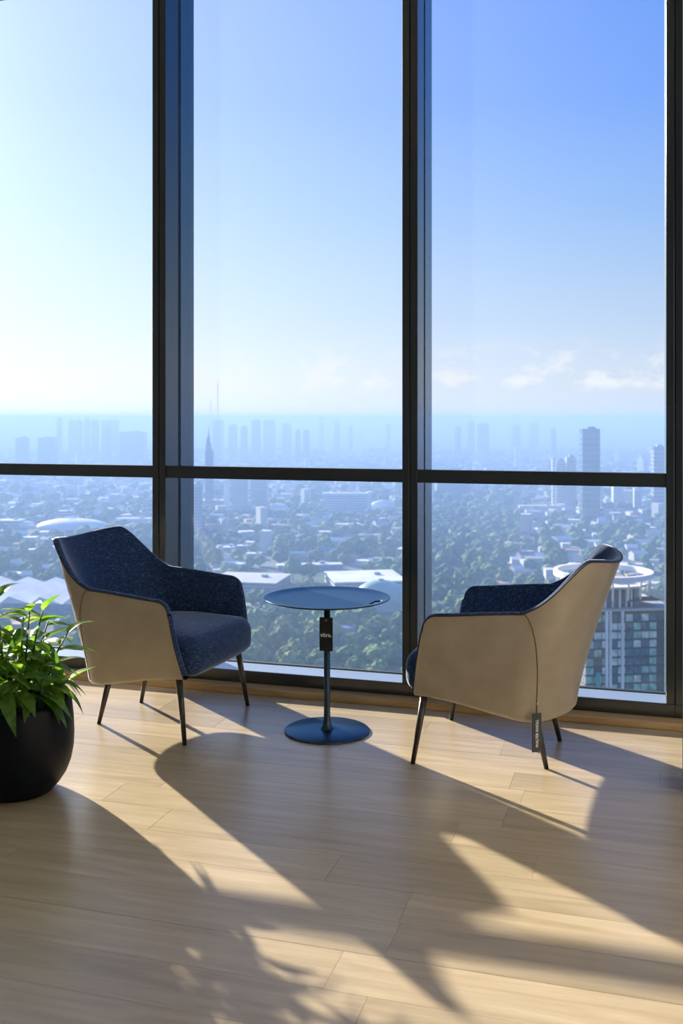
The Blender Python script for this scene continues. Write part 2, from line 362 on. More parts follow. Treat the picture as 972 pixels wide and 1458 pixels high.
# ------------------------------------------------------------------ armchair
T_ARC = 0.42
def plan(t, Wd, F, fs, B, p=0.86):
    a = abs(t); sg = 1 if t >= 0 else -1
    if a > T_ARC:
        q = (a-T_ARC)/(1-T_ARC); return fs+(F-fs)*q, sg*Wd
    th = a/T_ARC*PI/2
    return fs-(B+fs)*max(math.cos(th), 0)**p, sg*Wd*math.sin(th)**p
def sstep(x): x = min(1, max(0, x)); return x*x*(3-2*x)
RF, RC = 0.205, 0.055
def rim_pt(t):
    f, s_ = plan(t, 0.360, RF, -0.20, 0.53)
    a = abs(t); th = a/T_ARC*90
    w = min(1, max(0, (92-th)/45.0)); w = 0.5*(w+sstep(w))
    arm = 0.610+0.034*sstep((0.25-f)/0.5)
    z = arm+(0.845-arm)*w-0.022*sstep((48-th)/48)
    e_ = RF-f
    if e_ < RC: z -= RC-math.sqrt(max(RC*RC-(RC-e_)**2, 0))
    return Vector((f, s_, z))
def bot_pt(t):
    f, s_ = plan(t, 0.322, 0.252, -0.15, 0.352, 1.08)
    return Vector((f, s_, 0.226+0.070*sstep((f+0.30)/0.55)))
def outward(t):
    d_ = 1e-3; t0, t1 = max(-1, t-d_), min(1, t+d_)
    a, b_ = rim_pt(t0), rim_pt(t1); v = Vector((b_.x-a.x, b_.y-a.y, 0))
    if v.length < 1e-9: return Vector((-1, 0, 0))
    v.normalize(); return Vector((v.y, -v.x, 0))*(-1 if False else 1)
def shell_pt(t, k):
    r, b_ = rim_pt(t), bot_pt(t)
    bk = sstep((T_ARC*1.05-abs(t))/(T_ARC*0.7)); kk = k**(1+0.28*bk)
    p = Vector((b_.x+(r.x-b_.x)*kk, b_.y+(r.y-b_.y)*kk, b_.z+(r.z-b_.z)*k))
    o_ = outward(t)
    c = Vector((-0.1, 0, 0))
    if o_.dot(Vector((p.x, p.y, 0))-c) < 0: o_ = -o_
    back = sstep((T_ARC*1.1-abs(t))/(T_ARC*0.6))
    p = p+o_*(0.012*math.sin(PI*k)-0.010*back*math.sin(PI*min(1, k*1.0)))
    return p, o_
NT, NK = 150, 22
TS = []
for i in range(NT+1):
    x = -1+2*i/NT
    TS.append(x)
for x in (0.985, 0.975, 0.995, 0.965, 0.955, 0.945): TS += [x, -x]
TS = sorted(set(TS))
def make_chair_parts():
    parts = {}
    nT = len(TS)
    # outer leather shell with a rolled lower edge
    vs_, fs = [], []
    rings = []
    for k in range(NK+1):
        rings.append([shell_pt(t, k/NK)[0] for t in TS])
    low = []
    for j in range(1, 5):
        an = j/4*PI/2; ring = []
        for t in TS:
            p, o_ = shell_pt(t, 0); ring.append(p-o_*0.028*(1-math.cos(an))+Vector((0, 0, -0.022*math.sin(an))))
        low.append(ring)
    allr = list(reversed(low))+rings
    for r in allr: vs_ += r
    for i in range(len(allr)-1):
        for j in range(nT-1):
            fs.append((i*nT+j, i*nT+j+1, (i+1)*nT+j+1, (i+1)*nT+j))
    fs.append(tuple(range(nT)))
    parts['shell'] = mesh('shell', vs_, fs, M_LEATHER, True)
    # inner upholstery: rolled rim, inner wall, arm fronts
    def th(t, k):
        b_ = sstep((T_ARC*1.05-abs(t))/(T_ARC*0.5)); return 0.024+0.002*b_+0.014*(1-k)+0.08*b_*(1-k)**1.4
    vs_, fs = [], []
    prof = []
    for t in TS:
        p, o_ = shell_pt(t, 1.0); T_ = th(t, 1.0); col = []
        for j in range(0, 9):
            an = j/8*PI; col.append(p-o_*T_*(1-math.cos(an))/2+Vector((0, 0, 0.009*math.sin(an))))
        for k in range(1, 15):
            kk = 1-k/14*0.72
            q, o2 = shell_pt(t, kk); col.append(q-o2*(th(t, kk)+0.010*math.sin(PI*k/14)))
        prof.append(col)
    m_ = len(prof[0])
    for c in prof: vs_ += c
    for i in range(nT-1):
        for j in range(m_-1): fs.append((i*m_+j, i*m_+j+1, (i+1)*m_+j+1, (i+1)*m_+j))
    for t in (TS[0], TS[-1]):
        base = len(vs_); n_ = 16; nn = 5
        for a in range(n_+1):
            p, o_ = shell_pt(t, a/n_)
            for b_ in range(nn+1):
                f_ = b_/nn
                vs_.append(p-o_*(0.002+(0.028+0.012*(1-a/n_))*f_)+Vector((0.010*math.sin(PI*f_), 0, 0)))
        for a in range(n_):
            for b_ in range(nn):
                i0 = base+a*(nn+1)+b_; fs.append((i0, i0+1, i0+nn+2, i0+nn+1))
    bm = bmesh.new(); tm = mesh('tmp', vs_, fs, M_FABRIC); bm.from_mesh(tm)
    parts['upholstery'] = bm_mesh('upholstery', bm, M_FABRIC, True)
    # piping along the rim and down the arm fronts
    path = []
    t0, t1 = TS[0], TS[-1]
    for a in range(0, 14): p, o_ = shell_pt(t0, a/14); path.append(p+o_*0.001+Vector((0.003, 0, 0)))
    for t in TS: p, o_ = shell_pt(t, 1); path.append(p+o_*0.0015+Vector((0, 0, 0.001)))
    for a in range(13, -1, -1): p, o_ = shell_pt(t1, a/14); path.append(p+o_*0.001+Vector((0.003, 0, 0)))
    v_, f_ = tube(path, 0.0034, 7); parts['piping'] = mesh('piping', v_, f_, M_PIPING, True)
    for i, sg in enumerate((-1, 1)):
        path = []
        for a in range(17):
            k = a/16; t = sg*(0.42-0.125*(1-k)**0.9); p, o_ = shell_pt(t, k); path.append(p+o_*0.0004)
        v_, f_ = tube(path, 0.0022, 6); parts['seam%d' % i] = mesh('seam', v_, f_, M_SEAM, True)
    # cushion
    bm = bmesh.new(); bm_box(bm, (0, 0, 0), (0.60, 0.586, 0.165), 0, 0.06, 6)
    bmesh.ops.subdivide_edges(bm, edges=[e for e in bm.edges if e.calc_length() > 0.2], cuts=9, use_grid_fill=True)
    for v in bm.verts:
        x, y = v.co.x/0.30, v.co.y/0.293
        if v.co.z > 0: v.co.z += 0.030*max(0, 1-x*x)*max(0, 1-y**4)-0.012*max(0, -x)
        if v.co.x > 0.2: v.co.x += 0.012*max(0, 1-y*y)+0.012*v.co.z/0.08*0
        if v.co.x < 0.18: v.co.y *= 0.955
        if v.co.x < -0.05: v.co.y *= 1-0.28*((-0.05-v.co.x)/0.25)**2
        v.co += Vector((0.005, 0, 0.358))
    parts['cushion'] = bm_mesh('seat_cushion', bm, M_FABRIC, True)
    for i, (fx, sy, top) in enumerate((((0.258), 0.312, (0.215, 0.285, 0.29)), ((0.258), -0.312, (0.215, -0.285, 0.29)), ((-0.258), 0.182, (-0.205, 0.165, 0.235)), ((-0.258), -0.182, (-0.205, -0.165, 0.235)))):
        a, b_ = Vector(top), Vector((fx, sy, 0.0))
        v_, f_ = tube([a, a.lerp(b_, 0.5), b_], [0.0155, 0.013, 0.0095], 14); 
        v_ = [Vector((q.x, q.y, max(q.z, 0.0))) for q in v_]
        parts['leg%d' % i] = mesh('leg', v_, f_, M_LEG, True)
    return parts
CH = make_chair_parts()
def armchair(loc, rz, label):
    root = empty('armchair', loc, rz); tag(root, label, 'armchair', 'armchairs facing each other by the window')
    sh = link('outer_shell', CH['shell'], root); sh['label'] = 'taupe leather outer shell'
    for i in range(2): link('seam', CH['seam%d' % i], sh)
    up = link('upholstery', CH['upholstery'], root); up['label'] = 'navy woven inner upholstery'
    link('piping', CH['piping'], up)
    link('seat_cushion', CH['cushion'], root)
    for i in range(4): link('leg', CH['leg%d' % i], root)
    return root
LC = armchair((-0.806, 4.642, 0), math.atan2(-0.343, 0.939), 'taupe leather and navy fabric armchair beside the potted plant, seat towards us')
RCH = armchair((0.640, 4.233, 0), math.atan2(0.352, -0.936), 'taupe leather and navy fabric armchair with a hang tag, its back turned to us')

# ------------------------------------------------------------------ round side table
TX, TY, TH = -0.0645, 4.45, 0.60
tb = empty('side_table', (TX, TY, 0)); tag(tb, 'round blue-black metal side table with tray top and single stem', 'table')
v_, f_ = lathe([(0, 0.0), (0.186, 0.0), (0.190, 0.002), (0.190, 0.006), (0.187, 0.0085), (0.06, 0.0105), (0, 0.011)], 96); link('base', mesh('base', v_, f_, M_TABLE, True), tb)
v_, f_ = lathe([(0.034, 0.0095), (0.027, 0.014), (0.021, 0.024), (0.017, 0.042), (0.0145, 0.07), (0.014, 0.12), (0.014, TH-0.0135), (0, TH-0.0135)], 40); link('stem', mesh('stem', v_, f_, M_TABLE, True), tb)
prof = [(0, TH-0.0075), (0.215, TH-0.0075), (0.235, TH-0.0068), (0.262, TH-0.0030), (0.2785, TH+0.0006), (0.2810, TH+0.0006), (0.2820, TH-0.0012), (0.2800, TH-0.0040), (0.262, TH-0.0100), (0.235, TH-0.0135), (0.215, TH-0.0140), (0, TH-0.0140)]
v_, f_ = lathe(prof, 144); top = link('tray_top', mesh('tray_top', v_, f_, M_TABLE, True), tb)
# hand slot: a rounded slot cut through the rising rim
cb = bmesh.new(); n_ = 16; ring_o, ring_i = [], []
a0 = math.radians(-25); half = 0.14; ro, ri = 0.250, 0.222
pts = []
for k in range(n_+1): a = a0-half+2*half*k/n_; pts.append((ro*math.cos(a), ro*math.sin(a)))
for k in range(1, 8):
    an = k/8*PI; a = a0+half; cx, cyy = (ro+ri)/2*math.cos(a), (ro+ri)/2*math.sin(a); h_ = (ro-ri)/2
    rd, td = Vector((math.cos(a), math.sin(a))), Vector((-math.sin(a), math.cos(a)))
    q = Vector((cx, cyy))+rd*h_*math.cos(an)+td*h_*math.sin(an); pts.append((q.x, q.y))
for k in range(n_+1): a = a0+half-2*half*k/n_; pts.append((ri*math.cos(a), ri*math.sin(a)))
for k in range(1, 8):
    an = k/8*PI; a = a0-half; h_ = (ro-ri)/2; rd, td = Vector((math.cos(a), math.sin(a))), Vector((math.sin(a), -math.cos(a)))
    q = rd*(ro+ri)/2-rd*h_*math.cos(an)+td*h_*math.sin(an); pts.append((q.x, q.y))
lo_ = [cb.verts.new((x, y, TH-0.06)) for x, y in pts]; hi_ = [cb.verts.new((x, y, TH+0.05)) for x, y in pts]
cb.faces.new(list(reversed(lo_))); cb.faces.new(hi_)
for k in range(len(pts)): j = (k+1) % len(pts); cb.faces.new((lo_[k], lo_[j], hi_[j], hi_[k]))
cut = link('cutter', bm_mesh('cutter', cb, M_TABLE), tb)
md = top.modifiers.new('slot', 'BOOLEAN'); md.object = cut; md.operation = 'DIFFERENCE'; md.solver = 'EXACT'
bpy.context.view_layer.update()
dg = bpy.context.evaluated_depsgraph_get(); me2 = bpy.data.meshes.new_from_object(top.evaluated_get(dg))
top.modifiers.clear(); top.data = me2; bpy.data.objects.remove(cut)

# the table's swing tag
def tag_card(name, w, h, t, m):
    bm = bmesh.new(); bm_box(bm, (0, 0, -h/2), (w, t, h), 0, 0.0004, 1); return bm_mesh(name, bm, m)
tg = empty('swing_tag', (TX-0.004, TY-0.0185, 0.512), math.radians(-9)); tag(tg, 'black swing tag with white lettering hung on the side table stem', 'tag')
link('card', tag_card('card', 0.060, 0.150, 0.0012, M_TAG), tg)
o = link('lettering', text_mesh('lettering', 'vitra.', 0.0255, M_INK, 0.0002, 0.0009), tg, (0, -0.0009, -0.079), (PI/2, 0, 0)); o['label'] = 'white lettering'
v_, f_ = tube([(0.0035*math.cos(a), -0.0008, -0.0135+0.0035*math.sin(a)) for a in [2*PI*k/20 for k in range(20)]], 0.0013, 6, closed=True); link('eyelet', mesh('eyelet', v_, f_, M_STEEL, True), tg)
v_, f_ = tube([(0.0175*math.sin(a), 0.0185-0.0175*math.cos(a), -0.0135+0.006*(1-math.cos(a))/2) for a in [2*PI*k/24 for k in range(24)]], 0.0008, 5, closed=True); link('loop', mesh('loop', v_, f_, M_PIPING, True), tg)

# the right-hand armchair's swing tag
TP = Vector((0.752, 3.838, 0.262))
tg = empty('swing_tag', TP, math.radians(14)); tag(tg, 'dark grey swing tag with white lettering pinned to the armchair seam', 'tag')
link('card', tag_card('card', 0.040, 0.150, 0.0012, M_TAG2), tg, (0, 0, 0))
o = link('lettering', text_mesh('lettering', 'WALTER KNOLL', 0.0145, M_INK, 0.0002, 0.0005), tg, (0.002, -0.0009, -0.079), (PI/2, -PI/2, 0)); o['label'] = 'white lettering'
v_, f_ = tube([(0.002*math.cos(a), 0, 0.012+0.026*math.sin(a)) for a in [2*PI*k/20 for k in range(20)]], 0.0008, 5, closed=True); link('loop', mesh('loop', v_, f_, M_PIPING, True), tg)
v_, f_ = tube([(-0.006, 0, 0.030), (0.002, -0.002, 0.038), (0.008, 0, 0.046)], 0.0016, 6); link('pin', mesh('pin', v_, f_, M_STEEL, True), tg)

# ------------------------------------------------------------------ potted plant
PX, PY = -1.2255, 3.744
M_POT = mat('black_pot', (0.003, 0.005, 0.009), 0.45, spec=0.16, build=noise_colour((0.0028, 0.0045, 0.008), (0.0038, 0.006, 0.011), 8, 3, bump=0.05, bump_scale=120))
M_SOIL = mat('potting_soil', (0.03, 0.02, 0.006), 0.95, build=noise_colour((0.018, 0.012, 0.008), (0.05, 0.034, 0.02), 60, 4, bump=0.6, bump_scale=90))
M_STEM = mat('plant_stem', (0.05, 0.055, 0.03), 0.6, build=noise_colour((0.035, 0.04, 0.02), (0.075, 0.085, 0.04), 30, 3))
def leaf_mat(name, c1, c2, tr):
    m = bpy.data.materials.new(name); m.use_nodes = True; n, l = m.node_tree.nodes, m.node_tree.links; n.clear()
    t = n.new('ShaderNodeTexCoord'); oi = n.new('ShaderNodeObjectInfo')
    nz = n.new('ShaderNodeTexNoise'); nz.inputs['Scale'].default_value = 26; nz.inputs['Detail'].default_value = 3; nz.noise_dimensions = '4D'
    l.new(t.outputs['Object'], nz.inputs['Vector'])
    mm = n.new('ShaderNodeMath'); mm.operation = 'MULTIPLY'; mm.inputs[1].default_value = 40; l.new(oi.outputs['Random'], mm.inputs[0]); l.new(mm.outputs[0], nz.inputs['W'])
    r = n.new('ShaderNodeValToRGB'); r.color_ramp.elements[0].position = 0.42; r.color_ramp.elements[1].position = 0.68
    r.color_ramp.elements[0].color = (*c1, 1); r.color_ramp.elements[1].color = (*c2, 1); l.new(nz.outputs[0], r.inputs[0])
    b = n.new('ShaderNodeBsdfPrincipled'); b.inputs['Roughness'].default_value = 0.38; b.inputs['Specular IOR Level'].default_value = 0.5
    l.new(r.outputs[0], b.inputs['Base Color'])
    ts = n.new('ShaderNodeBsdfTranslucent'); hs = n.new('ShaderNodeMix'); hs.data_type = 'RGBA'; hs.blend_type = 'MULTIPLY'; hs.inputs['Factor'].default_value = 1
    l.new(r.outputs[0], hs.inputs[6]); hs.inputs[7].default_value = (*tr, 1); l.new(hs.outputs[2], ts.inputs[0])
    mx = n.new('ShaderNodeMixShader'); mx.inputs[0].default_value = 0.5; l.new(b.outputs[0], mx.inputs[1]); l.new(ts.outputs[0], mx.inputs[2])
    o = n.new('ShaderNodeOutputMaterial'); l.new(mx.outputs[0], o.inputs[0]); return m
M_LEAF = [leaf_mat('leaf_green', (0.045, 0.12, 0.018), (0.12, 0.22, 0.04), (3.2, 3.0, 1.2)), leaf_mat('leaf_yellow', (0.08, 0.17, 0.02), (0.26, 0.34, 0.06), (2.2, 2.1, 1.0))]
plant = empty('potted_plant', (PX, PY, 0)); tag(plant, 'leafy green houseplant in a round black floor pot', 'plant')
v_, f_ = lathe([(0, 0.0), (0.120, 0.0), (0.136, 0.004), (0.165, 0.035), (0.188, 0.07), (0.203, 0.11), (0.2125, 0.16), (0.2145, 0.21), (0.212, 0.27), (0.206, 0.325), (0.203, 0.338), (0.196, 0.342), (0.189, 0.336), (0.188, 0.30), (0, 0.30)], 72)
pot = link('pot', mesh('pot', v_, f_, M_POT, True), plant); pot['label'] = 'rounded black pot'
v_, f_ = lathe([(0.188, 0.300), (0.188, 0.312), (0.12, 0.318), (0.06, 0.322), (0, 0.320)], 32); link('soil', mesh('soil', v_, f_, M_SOIL, True), pot)
def leaf_mesh(L, Wd, droop, fold, m):
    n_ = 9; vs_, fs = [], []
    for i in range(n_+1):
        q = i/n_; a = droop*q*q
        x = L*q*(1-0.12*droop*q); z = -L*droop*0.55*q*q
        w = Wd*math.sin(PI*min(1, q**0.8*0.97+0.03))**0.85*(1-0.25*q) if 0 < i < n_ else Wd*0.03
        for s_ in (-1, -0.5, 0, 0.5, 1): vs_.append((x, s_*w, z+abs(s_)*w*fold-(0.06*w if s_ == 0 else 0)))
    for i in range(n_):
        for j in range(4): k = i*5+j; fs.append((k, k+1, k+6, k+5))
    return mesh('leaf', vs_, fs, m, True)
leaves = [leaf_mesh(L, Wd, d_, fo, M_LEAF[k]) for (L, Wd, d_, fo, k) in ((0.150, 0.028, 0.65, 0.25, 0), (0.135, 0.030, 0.95, 0.3, 1), (0.115, 0.027, 0.4, 0.35, 0), (0.160, 0.027, 1.15, 0.2, 0), (0.13, 0.025, 0.55, 0.3, 1))]
rp = random.Random(12)
def stem_leaf(P, az, el, sc, roll=0.0, k=None):
    o = link('leaf', rp.choice(leaves) if k is None else leaves[k], plant, P)
    M = Matrix.Rotation(az, 3, 'Z') @ Matrix.Rotation(-el, 3, 'Y') @ Matrix.Rotation(roll, 3, 'X')
    o.rotation_euler = M.to_euler(); o.scale = (sc, sc, sc)
stems = []
for i in range(15):
    a = i*2.399; r0 = 0.03+0.10*math.sqrt((i+0.5)/15)
    hgt = (0.36, 0.24, 0.17, 0.30, 0.12, 0.21, 0.15, 0.10, 0.26, 0.13, 0.18, 0.09, 0.14, 0.11, 0.16)[i]
    lean = 0.03+0.5*r0/0.13*0.13
    stems.append((r0*math.cos(a), r0*math.sin(a), hgt, lean*math.cos(a), lean*math.sin(a)))
stems += [(0.04, -0.02, 0.36, 0.02, 0.0), (0.06, 0.02, 0.24, 0.03, 0.03), (0.0, 0.06, 0.32, 0.0, 0.03), (-0.06, -0.05, 0.35, -0.04, -0.03), (0.10, -0.06, 0.10, 0.03, -0.05), (-0.10, 0.03, 0.28, -0.08, 0.0), (-0.05, 0.02, 0.40, -0.03, 0.0), (-0.11, -0.05, 0.2, -0.06, -0.03)]
for (x, y, hgt, lx, ly) in stems:
    path = [Vector((x+lx*q*q, y+ly*q*q, 0.315+hgt*q)) for q in (0, .25, .5, .75, 1)]
    v_, f_ = tube(path, [0.0045, 0.004, 0.0037, 0.0033, 0.0025], 6); link('stem', mesh('stem', v_, f_, M_STEM, True), plant)
    nl = 5+int(hgt*18)
    for j in range(nl):
        q = 0.35+0.65*j/(nl-1) if hgt > 0.15 else 0.55+0.45*j/(nl-1)
        p = Vector((x+lx*q*q, y+ly*q*q, 0.315+hgt*q))
        az = j*2.399+rp.uniform(-.4, .4)+x*9; topness = (q-0.35)/0.65
        el = -0.25+0.95*topness**2+rp.uniform(-.2, .2)
        stem_leaf(p, az, el, rp.uniform(0.75, 1.12), rp.uniform(-.4, .4))
for j in range(26):                                   # leaves spilling over the rim
    az = j*2*PI/26+rp.uniform(-.1, .1); r0 = rp.uniform(0.12, 0.17)
    stem_leaf((r0*math.cos(az), r0*math.sin(az), rp.uniform(0.375, 0.42)), az+rp.uniform(-.3, .3), rp.uniform(-0.15, 0.25), rp.uniform(0.8, 1.15), rp.uniform(-.3, .3), rp.choice((1, 3, 3, 0)))

# ------------------------------------------------------------------ unseen ceiling spots, added to fill the whole room with light
M_FILLRIM = mat('fill_lamp_rim', (0.7, 0.7, 0.68), 0.4)
M_BAFFLE = mat('fill_lamp_baffle', (0.03, 0.03, 0.03), 0.6)
FILL_W = 13.0
v_, f_ = lathe([(0.075, 0.0), (0.095, 0.0), (0.097, -0.004), (0.078, -0.008), (0.075, 0.0)], 32); rim_me = mesh('rim', v_, f_, M_FILLRIM, True)
v_, f_ = lathe([(0.076, 0.0), (0.070, 0.14), (0, 0.14)], 32); can_me = mesh('can', v_, f_, M_BAFFLE, True)
for u in (-4.0, -2.2, -0.4, 1.4):
    for v in (1.5, 3.8, 6.1, 8.2):
        p = W(u, v, CEIL-0.001); r_ = empty('added_fill_light', p); tag(r_, 'unseen, added as room fill: round deep recessed downlight with white rim', 'light', 'added fill downlights')
        link('rim', rim_me, r_); link('can', can_me, r_)
        ld = bpy.data.lights.new('fill_downlight', 'SPOT'); ld.shadow_soft_size = 0.045; ld.energy = FILL_W; ld.color = (0.82, 0.92, 1.0); ld.spot_size = math.radians(104); ld.spot_blend = 0.6
        lo = bpy.data.objects.new('fill_downlight', ld); COL.objects.link(lo); lo.parent = r_; lo.location = (0, 0, -0.012)

# ------------------------------------------------------------------ the city below
GZ = EYE-170.0
def G(px, py):
    """ground point of the city plain for a row and a column of the frame"""
    d = F_PX*170.0/(py-HORIZ); return (px-486)/F_PX*d, d
def px_m(d): return d/F_PX
def ground_mat(m, n, l, b):
    t = n.new('ShaderNodeTexCoord')
    def nz(sc, det):
        q = n.new('ShaderNodeTexNoise'); q.inputs['Scale'].default_value = sc; q.inputs['Detail'].default_value = det; l.new(t.outputs['Object'], q.inputs['Vector']); return q.outputs[0]
    r = n.new('ShaderNodeValToRGB'); r.color_ramp.elements[0].position = 0.40; r.color_ramp.elements[1].position = 0.62
    r.color_ramp.elements[0].color = (0.075, 0.12, 0.06, 1); r.color_ramp.elements[1].color = (0.26, 0.26, 0.25, 1); l.new(nz(0.004, 5), r.inputs[0])
    r2 = n.new('ShaderNodeValToRGB'); r2.color_ramp.elements[0].position = 0.3; r2.color_ramp.elements[1].position = 0.75
    r2.color_ramp.elements[0].color = (0.55, 0.6, 0.6, 1); r2.color_ramp.elements[1].color = (1.5, 1.45, 1.4, 1); l.new(nz(0.03, 6), r2.inputs[0])
    mx = n.new('ShaderNodeMix'); mx.data_type = 'RGBA'; mx.blend_type = 'MULTIPLY'; mx.inputs['Factor'].default_value = 1
    l.new(r.outputs[0], mx.inputs[6]); l.new(r2.outputs[0], mx.inputs[7]); l.new(mx.outputs[2], b.inputs['Base Color'])
M_GROUND = mat('city_ground', (0.15, 0.17, 0.12), 0.95, spec=0.1, build=ground_mat)
gv = [(-30000, -400, 0), (30000, -400, 0), (30000, 42000, 0), (-30000, 42000, 0), (-30000, -400, -6), (30000, -400, -6), (30000, 42000, -6), (-30000, 42000, -6)]
g = link('ground', mesh('ground', gv, [(0, 1, 2, 3), (7, 6, 5, 4), (0, 4, 5, 1), (1, 5, 6, 2), (2, 6, 7, 3), (3, 7, 4, 0)], M_GROUND), None, (0, 0, GZ))
tag(g, 'flat city plain stretching to the hazy horizon', 'ground', kind='structure')

def cm(name, c, rough=0.8, var=0.12, sc=0.05, **k):
    lo_ = tuple(x*(1-var) for x in c[:3]); hi = tuple(min(1, x*(1+var)) for x in c[:3])
    return mat(name, c[:3], rough, build=noise_colour(lo_, hi, sc, 3), **k)
M_WHITE = cm('roof_white', (0.80, 0.80, 0.78), 0.6)
M_PALE = cm('wall_pale', (0.52, 0.52, 0.50))
M_GREY = cm('roof_grey', (0.30, 0.31, 0.32))
M_DARK = cm('roof_dark', (0.13, 0.14, 0.15))
M_TAN = cm('wall_tan', (0.42, 0.36, 0.29))
M_RED = cm('roof_red', (0.42, 0.18, 0.12))
M_BLUE = cm('roof_blue', (0.16, 0.27, 0.42))
M_GLASSY = cm('glass_slate', (0.12, 0.16, 0.19), 0.25)
M_DGLASS = cm('glass_dark_green', (0.06, 0.10, 0.10), 0.25)
M_TEAL = cm('glass_teal', (0.22, 0.42, 0.40), 0.2)
M_GREEN = cm('dome_green', (0.38, 0.55, 0.50), 0.35)
M_ROAD = cm('road_pale', (0.36, 0.35, 0.34), 0.9)
M_MAST = cm('mast_steel', (0.25, 0.25, 0.27), 0.5)
BLOCKED = []                                     # circles kept free of houses and trees
def keep(x, y, r): BLOCKED.append((x, y, r))
def free(x, y, r=0.0): return all((x-a)**2+(y-b)**2 > (c+r)**2 for a, b, c in BLOCKED)

GRID = {}
def claim(x, y, r, slack=1.0, test=True):
    """take a circle on the plain if it is still free"""
    c = 60.0; R = int((r+110)//c)+1; gx, gy = int(x//c), int(y//c)
    if test:
        for i in range(gx-R, gx+R+1):
            for j in range(gy-R, gy+R+1):
                for (a, b, q) in GRID.get((i, j), ()):
                    if (a-x)**2+(b-y)**2 < ((q+r)*slack)**2: return False
    GRID.setdefault((gx, gy), []).append((x, y, r)); return True
def part_box(name, c, s, m, parent, bevel=0.0):
    bm = bmesh.new(); bm_box(bm, (0, 0, 0), s, 0, bevel, 1); return link(name, bm_mesh(name, bm, m), parent, c)
def band_mesh(w, d, h, z0, step, th, m, out=0.25, n_v=0):
    """window bands round a block as one part: real strips standing proud of the wall"""
    bm = bmesh.new(); z = z0
    while z+th < h:
        bm_box(bm, (0, 0, z+th/2), (w+out, d+out, th)); z += step
    return bm_mesh('window_band', bm, m)
def tower(px, top, base, wpx, label, wall, band, dep=None, rz=0.0, steps=None, cat='building', group=None, name='tower', crown=True, floor=None):
    """a high-rise standing on the plain: base row gives its distance, top row its height"""
    x, d = G(px, base); w = wpx*px_m(d); dep = dep or w*0.8; h = 170.0-(top-HORIZ)*px_m(d)
    r = empty(name, (x, d+dep/2, GZ), rz-math.atan2(x, d)*0.0); tag(r, label, cat, group)
    part_box('wall', (0, 0, h/2), (w, dep, h), wall, r)
    fl_ = floor or max(4.0, h/16)
    link('window_band', band_mesh(w, dep, h-2, fl_*0.6, fl_, fl_*0.5, band), r)
    if crown:
        part_box('parapet', (0, 0, h+0.8), (w*1.02, dep*1.02, 1.6), wall, r); part_box('plant_room', (w*0.08, 0, h+3.0), (w*0.45, dep*0.5, 4.5), band, r)
    keep(x, d+dep/2, max(w, dep)*0.75)
    return r, w, dep, h, d

# --- far skyline
FAR = 'far skyline towers in the haze'
for (px, top, base, w, lab) in (
    (84, 596, 636, 7, 'slender hazy tower at the left end of the far skyline'), (100.5, 599, 637, 6, 'narrow hazy tower, second from the left on the far skyline'),
    (110, 600, 638, 11, 'broad hazy tower, third from the left on the far skyline'), (123, 597, 637, 7, 'tall hazy tower just left of the long skyline block'),
    (134, 599, 638, 10, 'hazy tower adjoining the long skyline block'), (155, 599, 636, 22, 'long flat-topped hazy block in the left window skyline'),
    (152, 610, 645, 11, 'nearer hazy tower in front of the long skyline block'), (187, 616, 648, 34, 'wide low hazy block beside the left mullion'),
    (30, 624, 652, 16, 'low hazy block at far left of the skyline'), (66, 624, 652, 24, 'low wide hazy block under the slender skyline tower'),
    (310, 599, 634, 14, 'hazy block right of the spired tower, under the masts'), (331, 606, 640, 11, 'hazy tower left of the darkest skyline tower'),
    (347, 608, 640, 9, 'small hazy tower next to the darkest skyline tower'), (364, 599, 640, 12, 'darkest blue slab tower on the middle window skyline'),
    (383, 599, 633, 16, 'pale wide hazy tower right of the darkest slab'), (408, 604, 632, 13, 'faint low hazy block right of the pale wide tower'),
    (424, 613, 642, 7, 'left one of two low dark hazy towers mid skyline'), (436, 614, 643, 9, 'right one of two low dark hazy towers mid skyline'),
    (457.5, 595, 624, 7, 'lone tall hazy tower in the middle window'), (480, 601, 630, 8, 'hazy tower right of the lone tall one'),
    (499, 607, 630, 6, 'small faint hazy tower in the middle window'), (553, 604, 630, 6, 'faint hazy tower close to the right mullion'),
    (652, 609, 634, 8, 'small faint hazy tower at left of the right window'), (671, 601, 628, 10, 'faint hazy tower behind the blue one in the right window'),
    (688, 604, 637, 16, 'blue hazy tower on the right window skyline'), (735, 606, 628, 12, 'faint distant block mid right window'),
    (760, 603, 626, 12, 'faint distant block right of the middle of the right window'), (788, 611, 640, 7, 'small hazy tower left of the dark slab tower')):
    tower(px, top, base+17, w, lab, M_GLASSY, M_GLASSY, group=FAR, floor=14)

# --- landmark towers in the middle distance
r_, w, dep, h, d = tower(297.5, 640, 722, 11, 'slender stepped tower with a needle spire behind the transom', M_GLASSY, M_DGLASS, name='spired_tower', crown=False)
part_box('upper_stage', (-w*0.10, 0, h+6), (w*0.66, dep*0.66, 12), M_GLASSY, r_)
part_box('top_stage', (-w*0.14, 0, h+17), (w*0.42, dep*0.42, 12), M_GLASSY, r_)
v_, f_ = tube([(-w*0.14, 0, h+22), (-w*0.14, 0, h+32), (-w*0.14, 0, h+46)], [w*0.20, w*0.08, 0.25], 8); link('spire', mesh('spire', v_, f_, M_MAST), r_)
tower(841.5, 612, 740, 25, 'dark green glass slab tower standing alone in the right window', M_DGLASS, M_GLASSY, name='slab_tower')
tower(798, 657, 722, 12, 'grey apartment block left of the dark slab tower', M_GREY, M_GLASSY)
tower(788.5, 654, 724, 5, 'thin white tower left of the dark slab tower', M_WHITE, M_PALE)
tower(813, 652, 726, 13, 'brown apartment block touching the dark slab tower', M_TAN, M_GREY)
tower(939, 637, 726, 17, 'grey-blue tower beside the far right mullion', M_GLASSY, M_GREY)
